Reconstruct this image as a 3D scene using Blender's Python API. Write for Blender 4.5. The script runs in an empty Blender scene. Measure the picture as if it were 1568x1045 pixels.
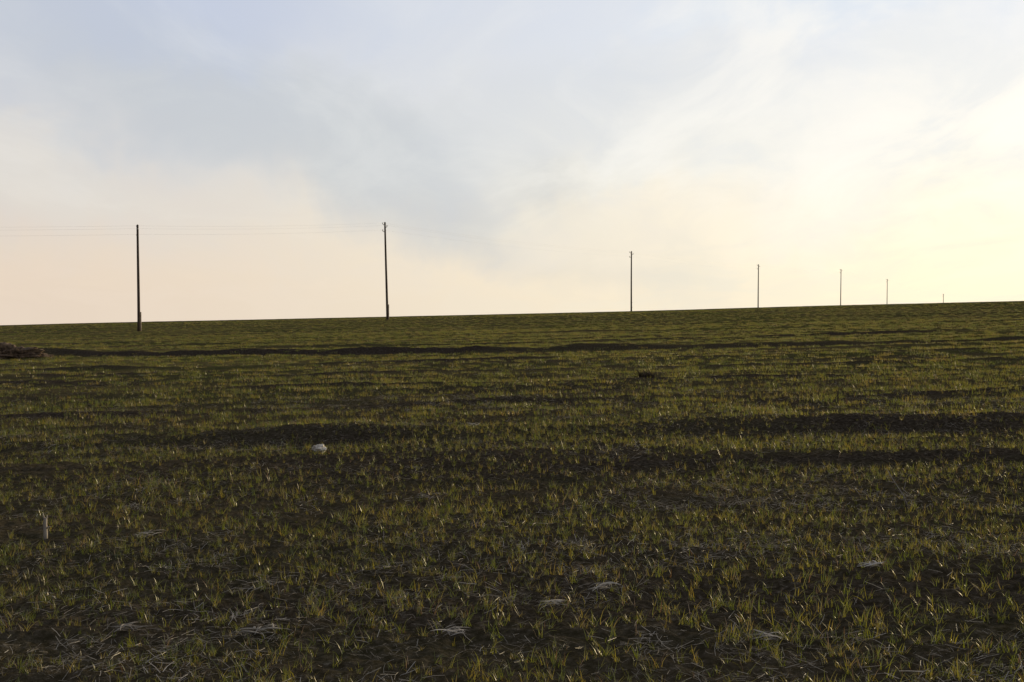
import bpy, math, random
import numpy as np
from mathutils import Vector, Matrix
random.seed(7); rng=np.random.default_rng(7)
S=bpy.context.scene
S.view_settings.view_transform='Standard'; S.view_settings.look='None'; S.view_settings.exposure=0

SUN_AZ=43.0; SUN_EL=9.5
# ---------------------------------------------------------------- terrain height
def h2(xi,yi,seed):
    n=(xi.astype(np.int64)*374761393+yi.astype(np.int64)*668265263+seed*974634777)&0xFFFFFFFF
    n=((n^(n>>13))*1274126177)&0xFFFFFFFF
    n=(n^(n>>16))&0xFFFFFF
    return n/float(0xFFFFFF)
def vn(x,y,seed=0):
    xi=np.floor(x); yi=np.floor(y); fx=x-xi; fy=y-yi
    fx=fx*fx*(3-2*fx); fy=fy*fy*(3-2*fy)
    a=h2(xi,yi,seed); b=h2(xi+1,yi,seed); c=h2(xi,yi+1,seed); d=h2(xi+1,yi+1,seed)
    return (a*(1-fx)+b*fx)*(1-fy)+(c*(1-fx)+d*fx)*fy-0.5
def ss(a,b,t):
    t=np.clip((t-a)/(b-a),0,1); return t*t*(3-2*t)
def berm1(x,y):   # far furrow edge
    yc=38.0-0.32*np.minimum(x,0)+0.5*vn(x/9,x*0,5)+0.35*vn(x/2.3,x*0,6)
    return y-yc
def berm2(x,y):   # near dip
    yc=14.0-0.02*x+1.1*vn(x/4,x*0,8)+0.5*vn(x/1.3,x*0,9)
    return y-yc
FUR=((11.2,.02,.03,.25),(18.3,.03,.045,.28),(22.5,-.02,.055,.32),(27.0,.04,.06,.35),(32.0,.0,.06,.4),(46,.02,.07,.5),(53,-.05,.07,.6),(62,.05,.08,.7))
def H(x,y):
    x=np.asarray(x,float); y=np.asarray(y,float)
    z=0.0236*x
    z=z+0.62*ss(70,126,y)
    t=np.clip(y-128,0,None)
    z=z-np.where(t<80,t*t*0.0001,0.64+(t-80)*0.016)
    z=z-np.clip(y-370,0,None)*0.03
    z=z+0.24*vn(x/55,y/55,1)+0.10*vn(x/19,y/14,2)
    r=np.sqrt(x*x+y*y)
    yy=y-0.03*x
    fade=1-ss(45,110,r)*0.75
    z=z+fade*(0.065*vn(x/7.0,yy/1.3,3)+0.040*vn(x/3.0,yy/0.55,4)+0.05*vn(x/9.,yy/.8,14)*ss(20,35,r))
    for k,(y0,sl,am,w) in enumerate(FUR):
        d=y-y0-sl*x-.9*vn(x/7,x*0,70+k)-.3*vn(x/1.7,x*0,80+k)
        z=z+am*np.exp(-(d/w)**2)*np.clip(.55+1.5*vn(x/4.,x*0,90+k)+.8*vn(x/1.2,x*0,100+k),0,1.3)
    d=berm1(x,y)
    w=0.38+0.5*ss(-4,-20,x)
    m=np.clip(.9+1.0*vn(x/3.1,x*0,11)+.8*vn(x/1.1,x*0,13),.15,1.5)
    z=z+ (0.125+0.08*ss(-2,-20,x))*np.exp(-(d/w)**2)*m -0.08*np.exp(-((d+1.0)/0.6)**2)
    d=berm2(x,y)
    m2=np.clip(.55+1.5*vn(x/2.5,x*0,12)+.5*ss(3,8,x),0,1.2)
    z=z+0.085*np.exp(-((d-0.2)/0.45)**2)*m2 -0.07*np.exp(-((d+0.7)/0.7)**2)*m2
    n=1-ss(25,60,r)*0.65
    z=z+n*(0.024*vn(x/0.55,y/0.36,21)+0.028*vn(x/0.21,y/0.18,22)+0.026*vn(x/0.09,y/0.085,23)+0.018*vn(x/0.04,y/0.04,24))
    return z
H0=float(0.24*vn(np.array([0.]),np.array([0.]),1)[0]+0.10*vn(np.array([0.]),np.array([0.]),2)[0])

# ---------------------------------------------------------------- helpers
def link(o): S.collection.objects.link(o); return o
def mesh_np(name,verts,faces,mats,smooth=True,matidx=None):
    me=bpy.data.meshes.new(name)
    me.from_pydata([tuple(v) for v in verts],[],[tuple(f) for f in faces])
    for m in mats: me.materials.append(m)
    if matidx is not None: me.polygons.foreach_set('material_index',matidx)
    me.polygons.foreach_set('use_smooth',[smooth]*len(me.polygons))
    me.update(); return me
class NT:
    def __init__(s,t): s.t=t
    def n(s,typ,**k):
        nd=s.t.nodes.new(typ)
        for a,b in k.items(): setattr(nd,a,b)
        return nd
    def l(s,a,b): s.t.links.new(a,b)
    def math(s,op,a,b=None,c=None,clamp=False):
        nd=s.t.nodes.new('ShaderNodeMath'); nd.operation=op; nd.use_clamp=clamp
        for i,v in enumerate((a,b,c)):
            if v is None: continue
            if isinstance(v,(int,float)): nd.inputs[i].default_value=v
            else: s.l(v,nd.inputs[i])
        return nd.outputs[0]
    def mix(s,f,a,b,bt='MIX'):
        nd=s.t.nodes.new('ShaderNodeMix'); nd.data_type='RGBA'; nd.blend_type=bt
        for sock,v in ((nd.inputs[0],f),(nd.inputs[6],a),(nd.inputs[7],b)):
            if isinstance(v,(int,float)): sock.default_value=v
            elif isinstance(v,tuple): sock.default_value=(*v,1) if len(v)==3 else v
            else: s.l(v,sock)
        return nd.outputs[2]
    def sm(s,v,a,b,lo=0.,hi=1.):
        nd=s.t.nodes.new('ShaderNodeMapRange'); nd.interpolation_type='SMOOTHSTEP'
        s.l(v,nd.inputs[0])
        for i,q in zip((1,2,3,4),(a,b,lo,hi)): nd.inputs[i].default_value=q
        return nd.outputs[0]
    def noise(s,vec,scale,detail=4,rough=.5,dist=0.,scl=None,loc=None,rot=None):
        if scl or loc or rot:
            m=s.t.nodes.new('ShaderNodeMapping')
            if scl: m.inputs['Scale'].default_value=scl
            if loc: m.inputs['Location'].default_value=loc
            if rot: m.inputs['Rotation'].default_value=rot
            s.l(vec,m.inputs[0]); vec=m.outputs[0]
        nd=s.t.nodes.new('ShaderNodeTexNoise'); s.l(vec,nd.inputs['Vector'])
        nd.inputs['Scale'].default_value=scale; nd.inputs['Detail'].default_value=detail
        nd.inputs['Roughness'].default_value=rough; nd.inputs['Distortion'].default_value=dist
        return nd.outputs[0]
def newmat(name):
    m=bpy.data.materials.new(name); m.use_nodes=True; m.node_tree.nodes.clear()
    return m,NT(m.node_tree)
def simple(name,ca,cb,scale,rough=.85,bump=0.3,bd=0.01,spec=.3,scl=None):
    m,t=newmat(name)
    tc=t.n('ShaderNodeTexCoord').outputs['Object']
    n=t.noise(tc,scale,6,.6,scl=scl)
    col=t.mix(t.sm(n,.35,.65),ca,cb)
    p=t.n('ShaderNodeBsdfPrincipled'); t.l(col,p.inputs['Base Color'])
    p.inputs['Roughness'].default_value=rough; p.inputs['Specular IOR Level'].default_value=spec
    b=t.n('ShaderNodeBump'); b.inputs['Strength'].default_value=bump; b.inputs['Distance'].default_value=bd
    t.l(n,b.inputs['Height']); t.l(b.outputs[0],p.inputs['Normal'])
    o=t.n('ShaderNodeOutputMaterial'); t.l(p.outputs[0],o.inputs[0]); return m
def blade_mat(name,cols,trans,tfac=.45,gloss=.012,rough=.4):
    m,t=newmat(name)
    oi=t.n('ShaderNodeObjectInfo')
    r=t.n('ShaderNodeValToRGB'); t.l(oi.outputs['Random'],r.inputs[0])
    e=r.color_ramp.elements; e[0].color=(*cols[0],1); e[-1].color=(*cols[-1],1)
    for i,c in enumerate(cols[1:-1]): 
        q=e.new((i+1)/(len(cols)-1)); q.color=(*c,1)
    col=r.outputs[0]
    df=t.n('ShaderNodeBsdfDiffuse'); t.l(col,df.inputs[0])
    tr=t.n('ShaderNodeBsdfTranslucent'); tcol=t.mix(1.0,col,trans,'MULTIPLY'); t.l(tcol,tr.inputs[0])
    mx=t.n('ShaderNodeMixShader'); mx.inputs[0].default_value=tfac
    t.l(df.outputs[0],mx.inputs[1]); t.l(tr.outputs[0],mx.inputs[2])
    gl=t.n('ShaderNodeBsdfGlossy'); gl.inputs['Roughness'].default_value=rough; gl.inputs[0].default_value=(.95,.95,.9,1)
    m2=t.n('ShaderNodeMixShader'); m2.inputs[0].default_value=gloss
    t.l(mx.outputs[0],m2.inputs[1]); t.l(gl.outputs[0],m2.inputs[2])
    o=t.n('ShaderNodeOutputMaterial'); t.l(m2.outputs[0],o.inputs[0]); return m

M_grass=blade_mat('wheat_blade',[(.045,.061,.017),(.060,.078,.021),(.088,.094,.029),(.112,.094,.038)],(2.7,2.4,.85),.42,.036,.36)
M_dry=blade_mat('dry_blade',[(.13,.088,.052),(.19,.14,.09),(.10,.064,.036),(.23,.185,.135)],(1.5,1.2,.8),.25,.03)
M_straw=blade_mat('straw',[(.22,.20,.175),(.33,.305,.27),(.14,.12,.10),(.46,.43,.40)],(1,1,.9),.12,.03)

# ---------------------------------------------------------------- ground
m,t=newmat('field_soil')
geo=t.n('ShaderNodeNewGeometry'); P=geo.outputs['Position']
ln=t.n('ShaderNodeVectorMath',operation='LENGTH'); t.l(P,ln.inputs[0]); R=ln.outputs['Value']
nb=t.noise(P,22,4,.7); nl=t.noise(P,.25,4,.55,scl=(.35,1.6,1))
soil=t.mix(t.sm(nb,.35,.7),(.022,.017,.013),(.068,.056,.045))
soil=t.mix(t.sm(nb,.62,.70,0,.65),soil,(.17,.15,.13))
cover=t.mix(t.sm(nl,.38,.62),(.070,.073,.024),(.130,.108,.044))
ns=t.noise(P,1.8,4,.7,scl=(.35,1.5,1))
cover=t.mix(t.sm(ns,.42,.66,0,.5),cover,(.045,.036,.020))
cf=t.sm(R,9,48,.18,.97)
att=t.n('ShaderNodeAttribute',attribute_name='bare')
cf=t.math('MULTIPLY',cf,t.math('SUBTRACT',1.0,att.outputs['Fac'],clamp=True))
col=t.mix(cf,soil,cover)
p=t.n('ShaderNodeBsdfDiffuse'); t.l(col,p.inputs[0]); p.inputs['Roughness'].default_value=.8
b=t.n('ShaderNodeBump'); b.inputs['Strength'].default_value=.9; b.inputs['Distance'].default_value=.03
t.l(nb,b.inputs['Height']); t.l(b.outputs[0],p.inputs['Normal'])
o=t.n('ShaderNodeOutputMaterial'); t.l(p.outputs[0],o.inputs[0])
M_soil=m

ang=np.concatenate([np.linspace(-180,-46,68)[:-1],np.linspace(-46,46,620),np.linspace(46,180,68)[1:-1]])
rad=[.4]
while rad[-1]<3000:
    q=rad[-1]
    k=1.05 if q<2.5 else (1.0042 if q<150 else 1.03)
    rad.append(q*k)
rad=np.array(rad)
A,RR=np.meshgrid(np.radians(ang),rad)
X=RR*np.sin(A); Y=RR*np.cos(A)
Z=H(X,Y)-H0
Z=np.where(RR>700,np.minimum(Z,0.0236*X-12),Z)
nr,na=X.shape
V=np.stack([X.ravel(),Y.ravel(),Z.ravel()],1)
V=np.vstack([V,[[0,0,float(H([0],[0])[0])-H0]]])
i,j=np.meshgrid(np.arange(nr-1),np.arange(na),indexing='ij'); j2=(j+1)%na
F=np.stack([i*na+j,i*na+j2,(i+1)*na+j2,(i+1)*na+j],-1).reshape(-1,4)[:,::-1]
cen=len(V)-1
jj=np.arange(na); T=np.stack([np.full(na,cen),(jj+1)%na,jj],1)
me=bpy.data.meshes.new('field_ground')
me.vertices.add(len(V)); me.vertices.foreach_set('co',V.ravel())
me.loops.add(F.size+T.size); me.loops.foreach_set('vertex_index',np.concatenate([F.ravel(),T.ravel()]).astype(np.int32))
me.polygons.add(len(F)+len(T))
st=np.concatenate([np.arange(len(F))*4,F.size+np.arange(len(T))*3]).astype(np.int32)
me.polygons.foreach_set('loop_start',st)
me.polygons.foreach_set('use_smooth',np.ones(len(st),bool))
def bare(x,y):
    d1=berm1(x,y); d2=berm2(x,y)
    b=.85*np.exp(-((d1+.3)/.5)**2)+.6*np.exp(-((d2+.3)/.7)**2)*np.clip(.55+1.5*vn(x/2.5,x*0,12)+.4*ss(3,8,x),0,1)
    yy=y-.03*x
    b=b+.5*ss(.08,.3,vn(x/5,yy/1.2,31))+.4*ss(.1,.3,vn(x/11,yy/.7,32))*ss(15,30,y)*(1-ss(50,90,y))
    for k,(y0,sl,am,w) in enumerate(FUR):
        d=y-y0-sl*x-.9*vn(x/7,x*0,70+k)-.3*vn(x/1.7,x*0,80+k)
        b=b+.8*np.exp(-((d+.1)/(w*.9))**2)*np.clip(.55+1.5*vn(x/4.,x*0,90+k),0,1)
    return np.clip(b,0,1)
me.update(calc_edges=True); me.validate()
at=me.attributes.new('bare','FLOAT','POINT'); at.data.foreach_set('value',bare(V[:,0],V[:,1]).astype(np.float32))
me.materials.append(M_soil)
ground=link(bpy.data.objects.new('field_ground',me))

# ---------------------------------------------------------------- tuft meshes
def blade(V,F,bx,by,az,L,w,curl,lean,seg=4,z0=-.005):
    dx,dy=math.cos(az),math.sin(az); px,py=-dy,dx
    x=0;z=z0; th=lean
    for k in range(seg+1):
        f=k/seg; ww=w*(1-f**1.6)*.5+.0002
        cx=bx+dx*x; cy=by+dy*x
        V.append((cx-px*ww,cy-py*ww,z)); V.append((cx+px*ww,cy+py*ww,z+w*.15))
        x+=math.sin(th)*L/seg; z+=math.cos(th)*L/seg; th+=curl/seg
    base=len(V)-2*(seg+1)
    for k in range(seg):
        a=base+2*k; F.append((a,a+1,a+3,a+2))
def mk_tuft(name,n,spread,Lr,wr,mat,lean=.45,curl=1.2,seg=4,mat2=None,p2=0):
    V=[];F=[];MI=[]
    for _ in range(n):
        rr=spread*math.sqrt(random.random()); a=random.uniform(0,6.283)
        nf=len(F)
        blade(V,F,rr*math.cos(a),rr*math.sin(a),random.uniform(0,6.283),random.uniform(*Lr),random.uniform(*wr),random.uniform(.1,curl),random.uniform(.05,lean),seg)
        MI+= [1 if (mat2 and random.random()<p2) else 0]*(len(F)-nf)
    return bpy.data.objects.new(name,mesh_np(name,V,F,[mat]+([mat2] if mat2 else []),True,MI))
def mk_straw(name,n,spread,Lr,wr,up=.25):
    V=[];F=[]
    for _ in range(n):
        cx,cy=random.gauss(0,spread),random.gauss(0,spread); a=random.uniform(0,6.283)
        L=random.uniform(*Lr); w=random.uniform(*wr)*.5; tilt=random.uniform(-.05,up)
        d=Vector((math.cos(a)*math.cos(tilt),math.sin(a)*math.cos(tilt),math.sin(tilt)))
        s=Vector((-math.sin(a),math.cos(a),0)); u=s.cross(d)
        c=Vector((cx,cy,random.uniform(.002,.02))); bend=s*random.uniform(-.15,.15)*L
        base=len(V)
        for f in (0,.5,1):
            q=c+d*L*f+bend*(f*(1-f)*2)
            V.extend([tuple(q-s*w),tuple(q+u*w*.9),tuple(q+s*w)])
        for k in (0,1):
            b=base+3*k; F+= [(b,b+1,b+4,b+3),(b+1,b+2,b+5,b+4)]
    return bpy.data.objects.new(name,mesh_np(name,V,F,[M_straw],False))

def mkcol(name,objs):
    c=bpy.data.collections.new(name)
    for o in objs: c.objects.link(o)
    return c
near=mkcol('wheat_tufts',
 [mk_tuft('tuft_a%d'%k,random.randint(4,9),.018,(.035,.09),(.0024,.004),M_grass,.7,1.7,3,M_dry,.12) for k in range(7)]+
 [mk_tuft('tuft_b%d'%k,random.randint(4,7),.022,(.04,.10),(.002,.0034),M_dry,1.1,1.8,3,M_grass,.3) for k in range(3)])
mid=mkcol('wheat_patches',
 [mk_tuft('patch_a%d'%k,40,.15,(.04,.09),(.0045,.0075),M_grass,.6,1.3,2,M_dry,.12) for k in range(6)])
strw=mkcol('straw_pieces',
 [mk_straw('straw_a%d'%k,random.randint(6,11),.075,(.03,.11),(.0012,.0034)) for k in range(6)])

def instancer(name,col,pts,scl,rot,idx):
    me=bpy.data.meshes.new(name); n=len(pts)
    me.vertices.add(n); me.vertices.foreach_set('co',pts.astype(np.float32).ravel())
    a=me.attributes.new('scl','FLOAT','POINT'); a.data.foreach_set('value',scl.astype(np.float32))
    a=me.attributes.new('rot','FLOAT_VECTOR','POINT'); a.data.foreach_set('vector',rot.astype(np.float32).ravel())
    a=me.attributes.new('idx','INT','POINT'); a.data.foreach_set('value',idx.astype(np.int32))
    ob=link(bpy.data.objects.new(name,me))
    g=bpy.data.node_groups.new(name+'_gn','GeometryNodeTree')
    g.interface.new_socket('Geometry',in_out='INPUT',socket_type='NodeSocketGeometry')
    g.interface.new_socket('Geometry',in_out='OUTPUT',socket_type='NodeSocketGeometry')
    N=g.nodes; gi=N.new('NodeGroupInput'); go=N.new('NodeGroupOutput')
    ci=N.new('GeometryNodeCollectionInfo'); ci.inputs['Collection'].default_value=col
    ci.inputs['Separate Children'].default_value=True; ci.inputs['Reset Children'].default_value=True
    ip=N.new('GeometryNodeInstanceOnPoints'); ip.inputs['Pick Instance'].default_value=True
    def na_(nm,ty):
        q=N.new('GeometryNodeInputNamedAttribute'); q.data_type=ty; q.inputs['Name'].default_value=nm
        return [o for o in q.outputs if o.enabled and o.name=='Attribute'][0]
    L=g.links.new
    L(gi.outputs[0],ip.inputs['Points']); L(ci.outputs[0],ip.inputs['Instance'])
    L(na_('idx','INT'),ip.inputs['Instance Index']); L(na_('scl','FLOAT'),ip.inputs['Scale']); L(na_('rot','FLOAT_VECTOR'),ip.inputs['Rotation'])
    L(ip.outputs[0],go.inputs[0])
    md=ob.modifiers.new('scatter','NODES'); md.node_group=g
    return ob
HA=math.radians(31)
def scatter(r0,r1,dens,keep):
    n=int(HA*(r1*r1-r0*r0)*dens)
    r=np.sqrt(rng.uniform(r0*r0,r1*r1,n)); a=rng.uniform(-HA,HA,n)
    x=r*np.sin(a); y=r*np.cos(a)
    k=rng.random(n)<keep(x,y,r)
    return x[k],y[k]
def dens_noise(x,y):
    yy=y-.03*x
    d=.52+.8*vn(x/4.5,yy/.9,41)+.8*vn(x/.7,yy/.35,42)+.6*vn(x/.25,yy/.2,43)
    return np.clip(d,.03,1)*(1-.85*bare(x,y))
def snap(x,y,sp,j):
    yy=y-.03*x; r=np.round(yy/sp)*sp+rng.normal(0,j,len(x)); return x,r+.03*x
parts=[]
for r0,r1,d in ((2.6,9,340),(9,16,230),(16,26,95)):
    x,y=scatter(r0,r1,d,lambda x,y,r:dens_noise(x,y))
    x,y=snap(x,y,.16,.04); parts.append((x,y))
x=np.concatenate([p[0] for p in parts]); y=np.concatenate([p[1] for p in parts]); n=len(x)
r=np.hypot(x,y)
idx=rng.integers(0,7,n); dry=rng.random(n)<(.09+.5*np.clip(vn(x/3,y/1.2,51),0,1)); idx=np.where(dry,rng.integers(7,10,n),idx)
rot=np.stack([rng.normal(0,.15,n),rng.normal(0,.15,n),rng.uniform(0,6.283,n)],1)
instancer('winter_wheat',near,np.stack([x,y,H(x,y)-H0],1),rng.uniform(.45,1.15,n)*(1+.010*r)*(.8+.4*(vn(x/2.5,y/1.5,52)+.5)),rot,idx)
parts=[]
for r0,r1,d in ((15,26,7),(26,45,10),(45,75,7.5),(75,135,2.4)):
    parts.append(scatter(r0,r1,d,lambda x,y,r:np.clip((dens_noise(x,y)+.05)*1.4,0,1)))
x=np.concatenate([p[0] for p in parts]); y=np.concatenate([p[1] for p in parts]); n=len(x); r=np.hypot(x,y)
rot=np.stack([rng.normal(0,.05,n),rng.normal(0,.05,n),rng.uniform(0,6.283,n)],1)
instancer('winter_wheat_patches',mid,np.stack([x,y,H(x,y)-H0],1),rng.uniform(.7,1.25,n),rot,rng.integers(0,6,n))
parts=[]
for r0,r1,d in ((2.6,10,140),(10,20,55),(20,34,12)):
    parts.append(scatter(r0,r1,d,lambda x,y,r:np.clip(.30+1.1*vn(x/1.6,y/.8,61)+.9*vn(x/.4,y/.3,62),.03,1)))
x=np.concatenate([p[0] for p in parts]); y=np.concatenate([p[1] for p in parts]); n=len(x)
rot=np.stack([rng.normal(0,.2,n),rng.normal(0,.2,n),rng.uniform(0,6.283,n)],1)
instancer('straw_litter',strw,np.stack([x,y,H(x,y)-H0+.006],1),rng.uniform(.4,1.15,n),rot,rng.integers(0,6,n))

def gz(x,y): return float(H(np.array([x]),np.array([y]))[0])-H0
# ---------------------------------------------------------------- mesh builder
class MB:
    def __init__(s): s.V=[];s.F=[];s.M=[]
    def tube(s,pts,rads,mi,n=10,cap=True):
        pts=[Vector(p) for p in pts]; b=len(s.V)
        for i,p in enumerate(pts):
            d=(pts[min(i+1,len(pts)-1)]-pts[max(i-1,0)]).normalized()
            u=d.cross(Vector((0,1,0)) if abs(d.y)<.9 else Vector((1,0,0))).normalized(); v=d.cross(u)
            for k in range(n):
                a=2*math.pi*k/n; s.V.append(tuple(p+(u*math.cos(a)+v*math.sin(a))*rads[i]))
        for i in range(len(pts)-1):
            for k in range(n):
                k2=(k+1)%n; s.F.append((b+i*n+k,b+i*n+k2,b+(i+1)*n+k2,b+(i+1)*n+k)); s.M.append(mi)
        if cap:
            s.F.append(tuple(b+k for k in range(n))[::-1]); s.M.append(mi)
            e=b+(len(pts)-1)*n; s.F.append(tuple(e+k for k in range(n))); s.M.append(mi)
    def box(s,c,h0,h1,z0,z1,mi):
        b=len(s.V)
        for z,h in ((z0,h0),(z1,h1)):
            for sx_,sy_ in ((-1,-1),(1,-1),(1,1),(-1,1)): s.V.append((c[0]+sx_*h[0],c[1]+sy_*h[1],z))
        for f in ((3,2,1,0),(4,5,6,7),(0,1,5,4),(1,2,6,5),(2,3,7,6),(3,0,4,7)): s.F.append(tuple(b+q for q in f)); s.M.append(mi)
    def obj(s,name,mats,smooth=True):
        return link(bpy.data.objects.new(name,mesh_np(name,s.V,s.F,mats,smooth,s.M)))
M_wood=simple('creosote_wood',(.035,.026,.018),(.075,.055,.04),6,.9,.5,.01,scl=(6,6,.5))
M_conc=simple('weathered_concrete',(.11,.09,.075),(.17,.145,.12),9,.9,.3,.005)
M_porc=simple('white_porcelain',(.55,.54,.50),(.65,.64,.60),5,.25,.02,.001,.5)
M_iron=simple('rusty_iron',(.05,.03,.02),(.09,.055,.035),20,.7,.3,.003)
M_wire=simple('aluminium_wire',(.45,.44,.42),(.55,.54,.52),3,.5,.0,.001,.5)

poles=[(-70.,80.,7.6,0),(-30.2,92.,8.15,0),(-12.7,114.,9.98,.06),(17.5,167.,9.65,0),(49.1,227.,9.95,0),(82.3,285.,10.9,0),(115.3,350.,10.0,0),(162.9,430.,6.3,0)]
levels=[(-.16,-1),(-.42,1),(-.85,-1)]
att_pts=[]
for pi,(px,py,zt,lean) in enumerate(poles):
    zb=gz(px,py); L=zt-zb; b=MB()
    n=9; pts=[];rd=[]
    for k in range(n+1):
        f=k/n; z=-.25+f*(L+.25)
        pts.append((lean*L*(f-1)*-.35 + .015*math.sin(3*f+pi),.01*math.sin(5*f+pi),z)); rd.append(.125-.04*f)
    off=pts[-1][0]; pts=[(q[0]-off,q[1],q[2]) for q in pts]
    pts.append((0,pts[-1][1],L+.06)); rd.append(.02)
    b.tube(pts,rd,0,12)
    nx=poles[min(pi+1,len(poles)-1)]; pv=poles[max(pi-1,0)]
    d=Vector((nx[0]-pv[0],nx[1]-pv[1],0)).normalized(); sd=Vector((d.y,-d.x,0))
    ap=[]
    for dz,sgn in levels:
        z=L+dz; o=sd*sgn
        hook=[Vector((0,0,z-.06)),o*.12+Vector((0,0,z-.07)),o*.20+Vector((0,0,z-.05)),o*.27+Vector((0,0,z)),o*.27+Vector((0,0,z+.06))]
        b.tube(hook,[.026]*5,1,6)
        c=o*.27+Vector((0,0,z+.03))
        prof=[(.0,.03),(.01,.055),(.03,.06),(.045,.035),(.06,.055),(.08,.058),(.09,.03),(.105,.04),(.135,.036),(.15,.014)]
        b.tube([c+Vector((0,0,q[0])) for q in prof],[q[1] for q in prof],2,10)
        ap.append(Vector((px,py,zb))+c+Vector((0,0,.095)))
    att_pts.append(ap)
    bx=pts[0][0]+.06
    b.box((bx,.21),(.075,.08),(.065,.07),-.3,1.55,3)
    for zz in (.55,1.25):
        for dz in (0,.03,.06):
            ring=[]
            for k in range(13):
                a=2*math.pi*k/12; ring.append((bx-.03+.15*math.cos(a),.09+.23*math.sin(a),zz+dz))
            b.tube(ring,[.006]*13,1,4,False)
    ob=b.obj('utility_pole',[M_wood,M_iron,M_porc,M_conc]); ob.location=(px,py,zb)
b=MB()
for a,c in zip(att_pts[:-1],att_pts[1:]):
    for p0,p1 in zip(a,c):
        n=24; sag=.006*(p1-p0).length
        b.tube([p0.lerp(p1,k/n)-Vector((0,0,4*sag*(k/n)*(1-k/n))) for k in range(n+1)],[.0032]*(n+1),0,5)
b.obj('overhead_wires',[M_wire])

# ---------------------------------------------------------------- dirt heap
def blob(name,loc,size,mat,sub,amp,fr,seed=0):
    import bmesh
    bm=bmesh.new(); bmesh.ops.create_icosphere(bm,subdivisions=sub,radius=1)
    from mathutils import noise
    for v in bm.verts:
        p=v.co.copy(); q=p*fr+Vector((seed,seed*2,0))
        k=1+amp*noise.noise(q)+amp*.5*noise.noise(q*2.7)+amp*.3*noise.noise(q*7)
        v.co=Vector((p.x*size[0]*k,p.y*size[1]*k,p.z*size[2]*k))
    me=bpy.data.meshes.new(name); bm.to_mesh(me); bm.free(); me.materials.append(mat)
    me.polygons.foreach_set('use_smooth',[True]*len(me.polygons))
    o=link(bpy.data.objects.new(name,me)); o.location=loc; return o
M_dirt=simple('dry_dirt',(.05,.034,.024),(.14,.095,.06),9,.95,.8,.04)
hx,hy=-18.0,41.0
blob('dirt_heap',(hx,hy,gz(hx,hy)+.08),(1.1,.6,.34),M_dirt,5,.7,2.2,seed=3)
V=[];F=[]
for _ in range(350):
    a=random.uniform(0,6.28); rr=random.random()**.5
    blade(V,F,hx+1.2*rr*math.cos(a),hy+.7*rr*math.sin(a),random.uniform(0,6.28),random.uniform(.08,.2),.010,1.2,random.uniform(.1,.9),3,gz(hx,hy)+.36*(1-rr)**.6-.03)
link(bpy.data.objects.new('dry_weeds',mesh_np('dry_weeds',V,F,[M_dry])))
def weed(name,x,y,n,sp,Lr,w,mat,lean=.9):
    V=[];F=[]
    for _ in range(n):
        a=random.uniform(0,6.28); rr=sp*random.random()**.5
        blade(V,F,rr*math.cos(a),rr*math.sin(a),random.uniform(0,6.28),random.uniform(*Lr),w,random.uniform(.2,1.4),random.uniform(.1,lean),4)
    o=link(bpy.data.objects.new(name,mesh_np(name,V,F,[mat]))); o.location=(x,y,gz(x,y)); return o
M_dark=simple('dead_weed',(.02,.014,.010),(.05,.032,.02),20,.8,.1)
weed('weed_clump',2.78,23.6,320,.17,(.08,.26),.012,M_dark)
M_stone=simple('white_stone',(.42,.39,.34),(.58,.55,.50),14,.8,.5,.01)
x,y=-2.12,12.5
blob('white_stone',(x,y,gz(x,y)+.05),(.066,.05,.045),M_stone,4,.6,1.6,seed=11)
M_stub=simple('bleached_stalk',(.17,.145,.12),(.28,.25,.215),30,.8,.4,.003,scl=(1,1,.15))
x,y=-3.30,8.0; b=MB()
b.tube([(0,0,-.03),(.002,0,.04),(-.002,.002,.10),(.003,0,.15)],[.016,.015,.014,.012],0,9)
b.tube([(-.008,0,.14),(-.012,0,.165),(-.014,0,.185)],[.008,.006,.002],0,6)
b.tube([(.010,.004,.14),(.013,.004,.160),(.015,.004,.17)],[.007,.005,.002],0,6)
b.tube([(0,0,.06),(.02,-.005,.085),(.045,-.01,.088)],[.006,.005,.002],0,5)
o=b.obj('broken_stalk',[M_stub]); o.location=(x,y,gz(x,y))
x,y=2.99,8.6; b=MB()
b.tube([(.03,0,-.02),(-.02,0,.10),(-.08,0,.19),(-.145,.01,.30)],[.0055,.005,.004,.002],0,5)
b.tube([(-.03,0,.10),(-.01,0,.16),(.0,0,.21)],[.003,.002,.001],0,5)
b.tube([(-.08,0,.19),(-.13,0,.21)],[.003,.001],0,5)
o=b.obj('dry_stem',[M_straw]); o.location=(x,y,gz(x,y))
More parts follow.
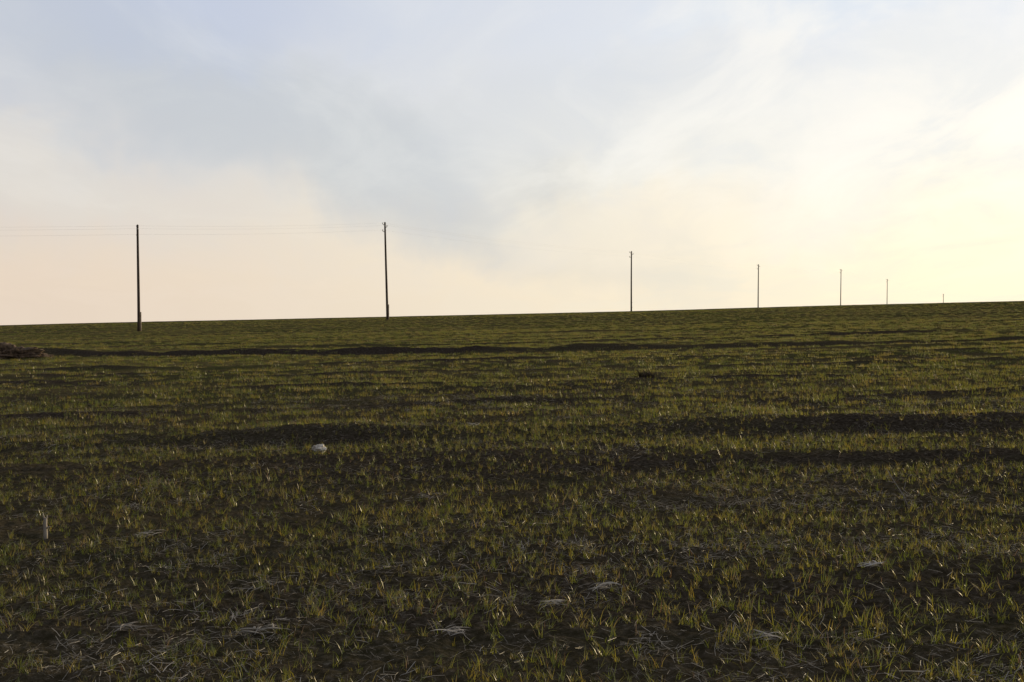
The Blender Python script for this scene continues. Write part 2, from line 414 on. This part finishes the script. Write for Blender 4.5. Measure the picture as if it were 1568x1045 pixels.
# ---------------------------------------------------------------- dead husk / straw clumps
def clump(x,y,w,n,seed):
    random.seed(seed); V=[];F=[]
    for q_ in range(n):
        wide=q_<n*.22
        cx,cy=random.gauss(0,w*.5),random.gauss(0,w*.3); a=random.gauss(0.1,.7)+(math.pi if random.random()<.5 else 0)
        L=random.uniform(.05,.13)*(1.2 if wide else 1); ww=random.uniform(.003,.007) if wide else random.uniform(.001,.002)
        s=Vector((-math.sin(a),math.cos(a),random.uniform(-.5,.5))).normalized()
        d=Vector((math.cos(a),math.sin(a),random.uniform(-.05,.25)))
        c=Vector((cx,cy,gz(x+cx,y+cy)-gz(x,y)+random.uniform(.005,.03))); bs=len(V); bd=random.uniform(-.4,.4); ar=random.uniform(.0,.35)
        for k in range(6):
            f=k/5
            q=c+d*L*(f-.5)+s*(f*(1-f))*L*bd+Vector((0,0,1))*f*(1-f)*L*ar
            h=ww*(1-.7*abs(2*f-1)**2)
            V.extend([tuple(q-s*h),tuple(q+Vector((0,0,h*.6))),tuple(q+s*h)])
        for k in range(5):
            bb=bs+3*k; F+=[(bb,bb+1,bb+4,bb+3),(bb+1,bb+2,bb+5,bb+4)]
    o=link(bpy.data.objects.new('dead_husk',mesh_np('dead_husk',V,F,[M_straw],True))); o.location=(x,y,gz(x,y)+.01)
for k,(x_,y_,w) in enumerate(((-1.22,5.55,.09),(-1.93,5.67,.07),(-.30,5.5,.06),(.21,5.95,.05),(.49,6.25,.05),(-2.58,7.9,.12),(-.72,9.36,.08),(-.53,14.6,.12),(1.2,5.3,.05),(2.1,6.6,.04))):
    clump(x_,y_,w,int(14+100*w),100+k)

# ---------------------------------------------------------------- world
W=bpy.data.worlds.new('World'); S.world=W; W.use_nodes=True; W.node_tree.nodes.clear(); t=NT(W.node_tree)
sky=t.n('ShaderNodeTexSky',sky_type='NISHITA',sun_disc=False,sun_elevation=math.radians(SUN_EL),sun_rotation=math.radians(SUN_AZ))
sky.air_density=1.0; sky.dust_density=1.5; sky.ozone_density=1.0
tc=t.n('ShaderNodeTexCoord'); G=tc.outputs['Generated']
sp=t.n('ShaderNodeSeparateXYZ'); t.l(G,sp.inputs[0])
el=t.math('MULTIPLY',t.math('ARCSINE',sp.outputs[2]),57.2958)
az=t.math('MULTIPLY',t.math('ARCTAN2',sp.outputs[0],sp.outputs[1]),57.2958)
sd=Vector((math.sin(math.radians(SUN_AZ))*math.cos(math.radians(SUN_EL)),math.cos(math.radians(SUN_AZ))*math.cos(math.radians(SUN_EL)),math.sin(math.radians(SUN_EL))))
dt=t.n('ShaderNodeVectorMath',operation='DOT_PRODUCT'); t.l(G,dt.inputs[0]); dt.inputs[1].default_value=sd
sa=t.math('MULTIPLY',t.math('ARCCOSINE',dt.outputs['Value']),57.2958)
near_s=t.sm(sa,72,14)
w1=t.math('MULTIPLY',t.math('SUBTRACT',t.noise(G,5,3,.6,.3),.5),16.)
w2=t.math('MULTIPLY',t.math('SUBTRACT',t.noise(G,9,4,.6,.3,loc=(4,2,1)),.5),6.)
azw=t.math('ADD',az,w1); elw=t.math('ADD',el,w2)
hor=t.mix(near_s,(.85,.71,.58),(1.05,.98,.76))
midc=t.mix(near_s,(.68,.68,.69),(1.0,.98,.90))
top=t.mix(near_s,(.57,.62,.74),(.87,.90,.95))
c=t.mix(t.sm(elw,0,8.5),hor,midc); c=t.mix(t.sm(elw,6,16),c,top); c=t.mix(t.sm(el,17,50),c,(.30,.33,.39))
c=t.mix(t.sm(sa,80,140),c,(.28,.27,.29))
def bank(a0,e0,ra,re,slope,soft=0.):
    da=t.math('SUBTRACT',azw,a0); de=t.math('SUBTRACT',t.math('SUBTRACT',elw,e0),t.math('MULTIPLY',da,slope))
    q=t.math('ADD',t.math('POWER',t.math('DIVIDE',da,ra),2.),t.math('POWER',t.math('DIVIDE',de,re),2.))
    return t.sm(q,2.2,soft)
c=t.mix(t.math('MULTIPLY',bank(-10,8.2,15,3.4,-.33),.60),c,(.55,.59,.64))
c=t.mix(t.math('MULTIPLY',bank(3,9.5,9,2.6,.25),.30),c,(.64,.68,.74))
c=t.mix(t.math('MULTIPLY',bank(-23,6.3,7,1.9,-.25),.6),c,(.80,.74,.67))
c=t.mix(t.math('MULTIPLY',bank(-16,13.5,7,2.2,.1),.35),c,(.52,.59,.77))
c=t.mix(t.math('MULTIPLY',bank(14.5,14.6,7,1.0,.05),.4),c,(.68,.79,.93))
c=t.mix(t.math('MULTIPLY',bank(8,4.2,7,1.6,.2),.5),c,(1.03,.92,.74))
c=t.mix(t.math('MULTIPLY',bank(18,8.5,6,3.6,.5),.5),c,(1.02,.99,.92))
cv=t.n('ShaderNodeCombineXYZ')
zz=t.math('ADD',t.math('MAXIMUM',sp.outputs[2],0.0),.15)
t.l(t.math('DIVIDE',sp.outputs[0],zz),cv.inputs[0]); t.l(t.math('DIVIDE',sp.outputs[1],zz),cv.inputs[1])
C=cv.outputs[0]
n2=t.noise(C,2.2,6,.6,.6,scl=(1,.5,1),rot=(0,0,.7),loc=(3,1,0))
upf=t.sm(el,2,8)
rt=t.sm(az,-6,14)
c=t.mix(t.math('MULTIPLY',t.math('MULTIPLY',t.sm(n2,.42,.70),upf),t.math('ADD',.16,t.math('MULTIPLY',rt,.5))),c,(1.0,.97,.91))
c=t.mix(t.math('MULTIPLY',t.math('MULTIPLY',t.sm(n2,.52,.32),upf),t.math('MULTIPLY',rt,.30)),c,(.78,.83,.88))
mm=t.n('ShaderNodeVectorMath',operation='SCALE'); t.l(c,mm.inputs[0]); t.l(t.sm(n2,.3,.7,.97,1.03),mm.inputs['Scale'])
b1=t.n('ShaderNodeBackground'); t.l(sky.outputs[0],b1.inputs[0]); b1.inputs[1].default_value=.10
sc=t.n('ShaderNodeVectorMath',operation='SCALE'); t.l(mm.outputs[0],sc.inputs[0]); sc.inputs['Scale'].default_value=10
b2=t.n('ShaderNodeBackground'); t.l(sc.outputs[0],b2.inputs[0]); b2.inputs[1].default_value=.10
cover=t.sm(n2,.35,.6,.97,.90)
mx=t.n('ShaderNodeMixShader'); t.l(cover,mx.inputs[0]); t.l(b1.outputs[0],mx.inputs[1]); t.l(b2.outputs[0],mx.inputs[2])
o=t.n('ShaderNodeOutputWorld'); t.l(mx.outputs[0],o.inputs[0])

# ---------------------------------------------------------------- sun, camera
L=bpy.data.lights.new('sun','SUN'); L.energy=5.0; L.angle=math.radians(.5); L.color=(1,.78,.46)
so=link(bpy.data.objects.new('sun',L)); so.rotation_euler=(-sd).to_track_quat('-Z','Y').to_euler()
cd=bpy.data.cameras.new('camera'); cd.lens=40; cd.sensor_width=36; cd.clip_end=6000; cd.clip_start=.05
co=link(bpy.data.objects.new('camera',cd)); co.location=(0,0,1.6); co.rotation_euler=(math.radians(90)-.0304,0,0)
S.camera=co
